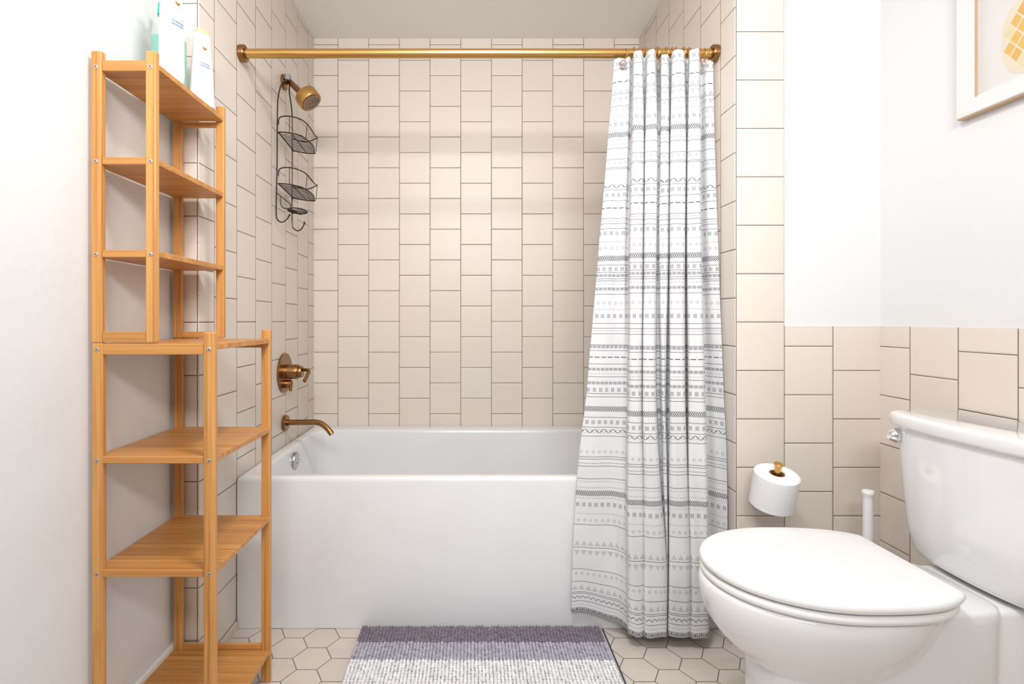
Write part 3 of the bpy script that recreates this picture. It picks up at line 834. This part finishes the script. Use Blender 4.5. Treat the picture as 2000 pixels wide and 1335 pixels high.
wire(bm, [(X0, 2.19, 1.492), (X0 + .002, 2.19, 1.465), (X0 + .01, 2.18, 1.450), sd(.9, .2)], .002)
obj('soap_dish', bm, 'wire', cd)

# ------------------------------------------------------------------ toilet
YC = 1.165
to = thing('toilet', (.9, YC, 0), 'white two-piece toilet with closed lid at the right', 'toilet')
def egg(xf, xb, w, z, n=56, pf=2.0, pb=2.0, xw=None, yc=YC):
    xw = xw if xw is not None else xf + (xb - xf) * .52
    out = []
    for i in range(n):
        t = 2 * pi * i / n; c, s_ = cos(t), sin(t)
        p = pf if c < 0 else pb
        rx = (xw - xf) if c < 0 else (xb - xw)
        out.append(Vector((xw + rx * abs(c) ** (2 / p) * (1 if c > 0 else -1), yc + w * abs(s_) ** (2 / p) * (1 if s_ > 0 else -1), z)))
    return out
bm = B()
loft(bm, [egg(xf, xb, w_, z, xw=.76) for z, xf, xb, w_ in ((.18, .68, .86, .07), (.235, .645, .875, .092), (.262, .615, .89, .110), (.280, .592, .91, .124), (.298, .570, .93, .138), (.320, .549, .955, .152), (.345, .532, .975, .166), (.372, .521, .99, .177), (.400, .516, 1.0, .183), (.420, .516, 1.005, .185), (.428, .519, 1.005, .183), (.431, .526, 1.0, .176))])
bmesh.ops.recalc_face_normals(bm, faces=bm.faces); obj('bowl', bm, 'porcelain', to, angle=60)
bm = B()
loft(bm, [egg(xf, xb, w_, z, pf=3.0, pb=7, xw=.85) for z, xf, xb, w_ in ((.0, .612, 1.085, .128), (.02, .614, 1.085, .127), (.06, .624, 1.085, .120), (.15, .628, 1.085, .117), (.28, .628, 1.085, .117), (.30, .66, 1.085, .118), (.36, .80, 1.085, .119), (.395, .86, 1.085, .120), (.412, .87, 1.085, .120), (.418, .875, 1.083, .117), (.4205, .885, 1.078, .110))])
bmesh.ops.recalc_face_normals(bm, faces=bm.faces); obj('pedestal', bm, 'porcelain', to, angle=60)
bm = B(); box(bm, 1.05, 1.255, YC - .105, YC + .105, 0.0005, .417, .012, 3); obj('rear_base', bm, 'porcelain', to)
# seat and lid
def slab(z0, z1, xf, xb, w_, r, crown=0.0):
    rg = []
    N = 5
    def outl(e, z):
        q = egg(xf + e, xb + .045 - e, w_ - e, z, n=96, pf=2.05, pb=2.8, xw=.755)
        for p in q: p.x = min(p.x, xb - e)
        return q
    for k in range(N + 1):
        a = pi / 2 * k / N; rg.append(outl(r * (1 - sin(a)), z0 + r * (1 - cos(a))))
    for k in range(N + 1):
        a = pi / 2 * k / N; rg.append(outl(r * (1 - cos(a)), z1 - r + r * sin(a)))
    for e in (.03, .06, .1, .14): rg.append(outl(r + e, z1 + crown * (e / .14)))
    return rg
bm = B(); loft(bm, slab(.4325, .4505, .521, .957, .188, .0085)); bmesh.ops.recalc_face_normals(bm, faces=bm.faces); obj('seat', bm, 'seat', to, angle=60)
bm = B(); loft(bm, slab(.4535, .4745, .520, .968, .190, .010, .0025)); bmesh.ops.recalc_face_normals(bm, faces=bm.faces); lid = obj('lid', bm, 'seat', to, angle=60)
for s_ in (-1, 1):
    bm = B(); y = YC + s_ * .075
    box(bm, .950, .992, y - .014, y + .014, .4205, .457, .007, 3); obj('hinge', bm, 'seat', to)
# tank
def tank_outline(xf, xb, hw, z, bow=.020, n=30, p=5):
    pts = []
    for i in range(n + 1):
        t = -sin(pi / 2 * (1 - 2 * i / n)); q = abs(t)
        x = xf + bow * q * q + .06 * (1 - (1 - q ** p) ** (1 / p))
        pts.append(Vector((x, YC + hw * t, z)))
    r = .02
    for k in range(7):
        a = pi / 2 * k / 6; pts.append(Vector((xb - r + r * sin(a), YC + hw - r + r * cos(a), z)))
    for k in range(7):
        a = pi / 2 * k / 6; pts.append(Vector((xb - r + r * cos(a), YC - hw + r - r * sin(a), z)))
    return pts
bm = B()
loft(bm, [tank_outline(xf, 1.252, hw, z) for z, xf, hw in ((.4225, 1.115, .132), (.425, 1.098, .150), (.432, 1.086, .161), (.445, 1.080, .169), (.50, 1.075, .179), (.60, 1.070, .188), (.70, 1.067, .196), (.7365, 1.066, .199))])
bmesh.ops.recalc_face_normals(bm, faces=bm.faces); tk = obj('tank', bm, 'porcelain', to, angle=60)
bm = B()
loft(bm, [tank_outline(xf, 1.258, hw, z) for z, xf, hw in ((.7372, 1.062, .202), (.739, 1.058, .207), (.745, 1.055, .211), (.763, 1.055, .211), (.768, 1.0565, .2095), (.7712, 1.060, .206), (.7722, 1.066, .200))])
bmesh.ops.recalc_face_normals(bm, faces=bm.faces); obj('tank_lid', bm, 'porcelain', to, angle=60)
bm = B(); lathe(bm, [(.018, 0), (.019, .003), (.0175, .010), (.013, .017), (.008, .021), (.004, .023)], (1.086, 1.338, .7125), (-1, .25, 0), 28)
fl_ = obj('flush_lever', bm, 'chrome', to, label='small domed chrome flush lever')
bm = B(); tube(bm, smooth_path([(1.070, 1.341, .713), (1.064, 1.337, .7125), (1.060, 1.331, .711)], 4), [.0050] * 4 + [.0055] * 4 + [.0055], 10); obj('lever_arm', bm, 'chrome', fl_)
bm = B(); lathe(bm, [(.011, 0), (.012, .002), (.010, .008)], (1.0, 1.063, .05), (0, -1, 0), 20); obj('bolt_cap', bm, 'white_pl', to)

# ------------------------------------------------------------------ toilet paper and holder
d0 = Vector((.018, -.25, .965)).normalized()
rc = at(1512, 955, 1.535)
tp = thing('toilet_paper_roll', rc, 'white toilet paper roll hanging tilted on the brass peg', 'toilet paper')
def ringsolid(bm, ro, ri, h, o, d, seg=56):
    d, x, y = frame(d)
    prof = [(ri, -h / 2), (ro - .003, -h / 2), (ro, -h / 2 + .003), (ro, h / 2 - .003), (ro - .003, h / 2), (ri, h / 2)]
    rv = [ringverts(bm, [o + d * hh + (x * cos(2 * pi * i / seg) + y * sin(2 * pi * i / seg)) * r for i in range(seg)]) for r, hh in prof]
    for i in range(len(rv)): bridge(bm, rv[i], rv[(i + 1) % len(rv)])
    bmesh.ops.recalc_face_normals(bm, faces=bm.faces)
bm = B(); ringsolid(bm, .0600, .0205, .104, rc, d0); obj('paper', bm, 'paper', tp)
bm = B(); ringsolid(bm, .0204, .0185, .1042, rc, d0); obj('cardboard_core', bm, 'core', tp)
hp = thing('toilet_paper_holder', (rc.x, 1.62, .47), 'brass peg toilet paper holder on the tiled wall', 'toilet paper holder')
bt = rc - d0 * .062; tpn = rc + d0 * .070
bm = B(); lathe(bm, [(.020, 0), (.021, .002), (.021, .007), (.019, .009)], (bt.x, YP - .0003, bt.z - .004), (0, -1, 0), 28); obj('wall_flange', bm, 'brass', hp)
bm = B(); tube(bm, smooth_path([(bt.x, YP - .005, bt.z - .004), (bt.x, bt.y + .022, bt.z - .006), bt - d0 * .004 + Vector((0, .004, 0)), rc - d0 * .03, rc, tpn], 6), .0085, 16)
obj('peg', bm, 'brass', hp)
bm = B(); lathe(bm, [(.0085, -.006), (.009, .0), (.0125, .009), (.0135, .012), (.0125, .0135)], tpn, d0, 28); obj('peg_end', bm, 'brass', hp)

# ------------------------------------------------------------------ toilet brush
tbx, tby = 1.128, 1.492
tb = thing('toilet_brush', (tbx, tby, 0), 'white plastic toilet brush handle standing in the corner behind the toilet', 'toilet brush')
bm = B(); lathe(bm, [(.050, 0.0), (.052, .004), (.050, .02), (.046, .12), (.040, .155), (.030, .16)], (tbx, tby, 0.0005), (0, 0, 1), 32); obj('holder', bm, 'white_pl', tb)
bm = B(); lathe(bm, [(.010, .155), (.010, .34), (.0115, .36), (.0135, .375), (.0135, .40), (.0125, .495), (.0125, .506), (.0155, .512), (.0160, .518), (.014, .522)], (tbx, tby, 0), (0, 0, 1), 24); obj('handle', bm, 'white_pl', tb)

# ------------------------------------------------------------------ bath mat
mt = thing('bath_mat', (.034, 1.45, 0), 'chenille bath mat with plum, lilac and white bands in front of the tub', 'bath mat')
mx0, mx1, my0, my1 = -.357, .425, 1.13, 1.700
bm = B(); box(bm, mx0 + .004, mx1 - .004, my0 + .004, my1 - .002, .0008, .008, .002, 2); obj('backing', bm, 'mat_base', mt)
bm = B()
for q in ((mx0 - .001, mx0 + .0045, my0, my1), (mx1 - .0045, mx1 + .001, my0, my1), (mx0 + .005, mx1 - .005, my0 - .001, my0 + .0038)): box(bm, q[0], q[1], q[2], q[3], .0005, .0075, .0015, 1)
obj('edge_binding', bm, 'mat_edge', mt, label='dark edge binding')
import numpy as np
bm = B(); bmesh.ops.create_icosphere(bm, subdivisions=2, radius=1.0)
bm.verts.ensure_lookup_table(); sv = np.array([v.co[:] for v in bm.verts]); sf = np.array([[v.index for v in f.verts] for f in bm.faces]); bm.free()
def pile(name, ya, yb, mat, pitch_y=.0118):
    rs = np.random.RandomState(int(ya * 1000)); px_ = .0104
    V = []; Fc = []; n0 = 0
    nx_ = int((mx1 - mx0 - .004) / px_); ny_ = max(1, int(round((yb - ya) / pitch_y)))
    for j in range(ny_):
        for i in range(nx_):
            c = np.array([mx0 + .006 + px_ * i + rs.uniform(-.0008, .0008), ya + (yb - ya) * (j + .5) / ny_ + rs.uniform(-.0012, .0012), .0125 + rs.uniform(-.0015, .0015)])
            q = sv * np.array([.0054, .0064, .0068]) * rs.uniform(.93, 1.07)
            sh_ = rs.uniform(-.12, .12); q[:, 0] += q[:, 2] * sh_ ; q[:, 1] += q[:, 2] * rs.uniform(-.15, .15)
            V.append(q + c); Fc.append(sf + n0); n0 += len(sv)
    V = np.concatenate(V); Fc = np.concatenate(Fc)
    me = bpy.data.meshes.new(name)
    off = np.array(mt.location[:]); me.from_pydata((V - off).tolist(), [], Fc.tolist()); me.materials.append(M[mat])
    me.polygons.foreach_set('use_smooth', [True] * len(me.polygons))
    o = bpy.data.objects.new(name, me); COL.objects.link(o); o.parent = mt; o['kind'] = 'stuff'
    return o
a = pile('chenille_band', 1.615, 1.700, 'yarn_dark'); a['label'] = 'dark plum grey band'
a = pile('chenille_band', 1.530, 1.615, 'yarn_mid'); a['label'] = 'light lilac grey band'
a = pile('chenille_band', 1.130, 1.530, 'yarn_white'); a['label'] = 'white band'

# ------------------------------------------------------------------ framed picture on the right wall
fy0, fy1, fz0, fz1 = .93, 1.352, 1.521, 1.98
XW = WR + .006
pc = thing('framed_picture', (XW, 1.14, 1.52), 'pineapple picture in a whitewashed wooden frame on the right wall', 'picture')
fw, fd = .052, .024
bm = B()
def member(y0, y1, z0, z1):
    box(bm, XW - fd, XW - .001, y0, y1, z0, z1, .002, 1)
member(fy1 - fw, fy1, fz0, fz1); member(fy0, fy0 + fw, fz0, fz1)
member(fy0 + fw + .0003, fy1 - fw - .0003, fz0, fz0 + .040); member(fy0 + fw + .0003, fy1 - fw - .0003, fz1 - .045, fz1)
fr = obj('frame', bm, 'whitewash', pc, flat=True)
bm = B(); box(bm, XW - fd + .003, XW - .0015, fy0 + .001, fy1 - .001, fz0 - .0022, fz0 - .0004, 0)
box(bm, XW - fd - .0006, XW - fd + .004, fy1 - fw - .0035, fy1 - fw + .0005, fz0 + .040, fz1 - .045, 0)
obj('worn_edge', bm, 'raw_wood', fr, flat=True, label='bare wood showing at the worn frame edge')
bm = B(); box(bm, XW - .014, XW - .002, fy0 + .03, fy1 - .03, fz0 + .03, fz1 - .03, 0)
cv = obj('panel', bm, 'canvas', pc, flat=True)
# pineapple: leaning diamonds inside an oval
bm = B(); rp = random.Random(11); yc_, zc_ = 1.150, 1.659; ry, rz = .094, .094; xs = XW - .0146
st = .0245
for i in range(-8, 9):
    for j in range(-8, 9):
        u_ = (i + j) * st * .62; v_ = (i - j) * st * .80
        cs = []
        for du, dv in ((-.5, 0), (0, -.5), (.5, 0), (0, .5)):
            cs.append((u_ + du * st * 1.05, v_ + dv * st * 1.36))
        if all(abs(a / ry) ** 2.8 + abs(c / rz) ** 2.8 < 1.0 for a, c in cs):
            f = bm.faces.new([bm.verts.new((xs, yc_ + a, zc_ + c)) for a, c in cs]); f.material_index = rp.choice((0, 0, 1, 1, 2))
obj('painted_pineapple', bm, ['pine1', 'pine2', 'pine3'], cv, flat=True)
bm = B()
pts = [bm.verts.new((xs + .0002, yc_ + a, zc_ + c)) for a, c in sec(ry, rz, 2.8, 56)]
bm.faces.new(pts); obj('painted_wash', bm, plain('pale_wash', (.70, .63, .50), .7), cv, flat=True)
bm = B()
for k in range(9):
    a = radians(90 + (k - 4) * 13); L = .10 if k % 2 else .13
    bx_, bz_ = yc_ + cos(a) * .012, zc_ + rz - .012
    tipy, tipz = bx_ + cos(a) * L, bz_ + sin(a) * L * .9
    if tipz > fz1 - .05: tipz = fz1 - .052
    nxp, nzp = -sin(a) * .012, cos(a) * .012
    f = bm.faces.new([bm.verts.new((xs - .0002 * k, p, q)) for p, q in ((bx_ - nxp, bz_ - nzp), (bx_ * .45 + tipy * .55 - nxp * .8, bz_ * .45 + tipz * .55 - nzp * .8), (tipy, tipz), (bx_ * .45 + tipy * .55 + nxp * .8, bz_ * .45 + tipz * .55 + nzp * .8), (bx_ + nxp, bz_ + nzp))])
obj('painted_leaves', bm, 'leafp', cv, flat=True)
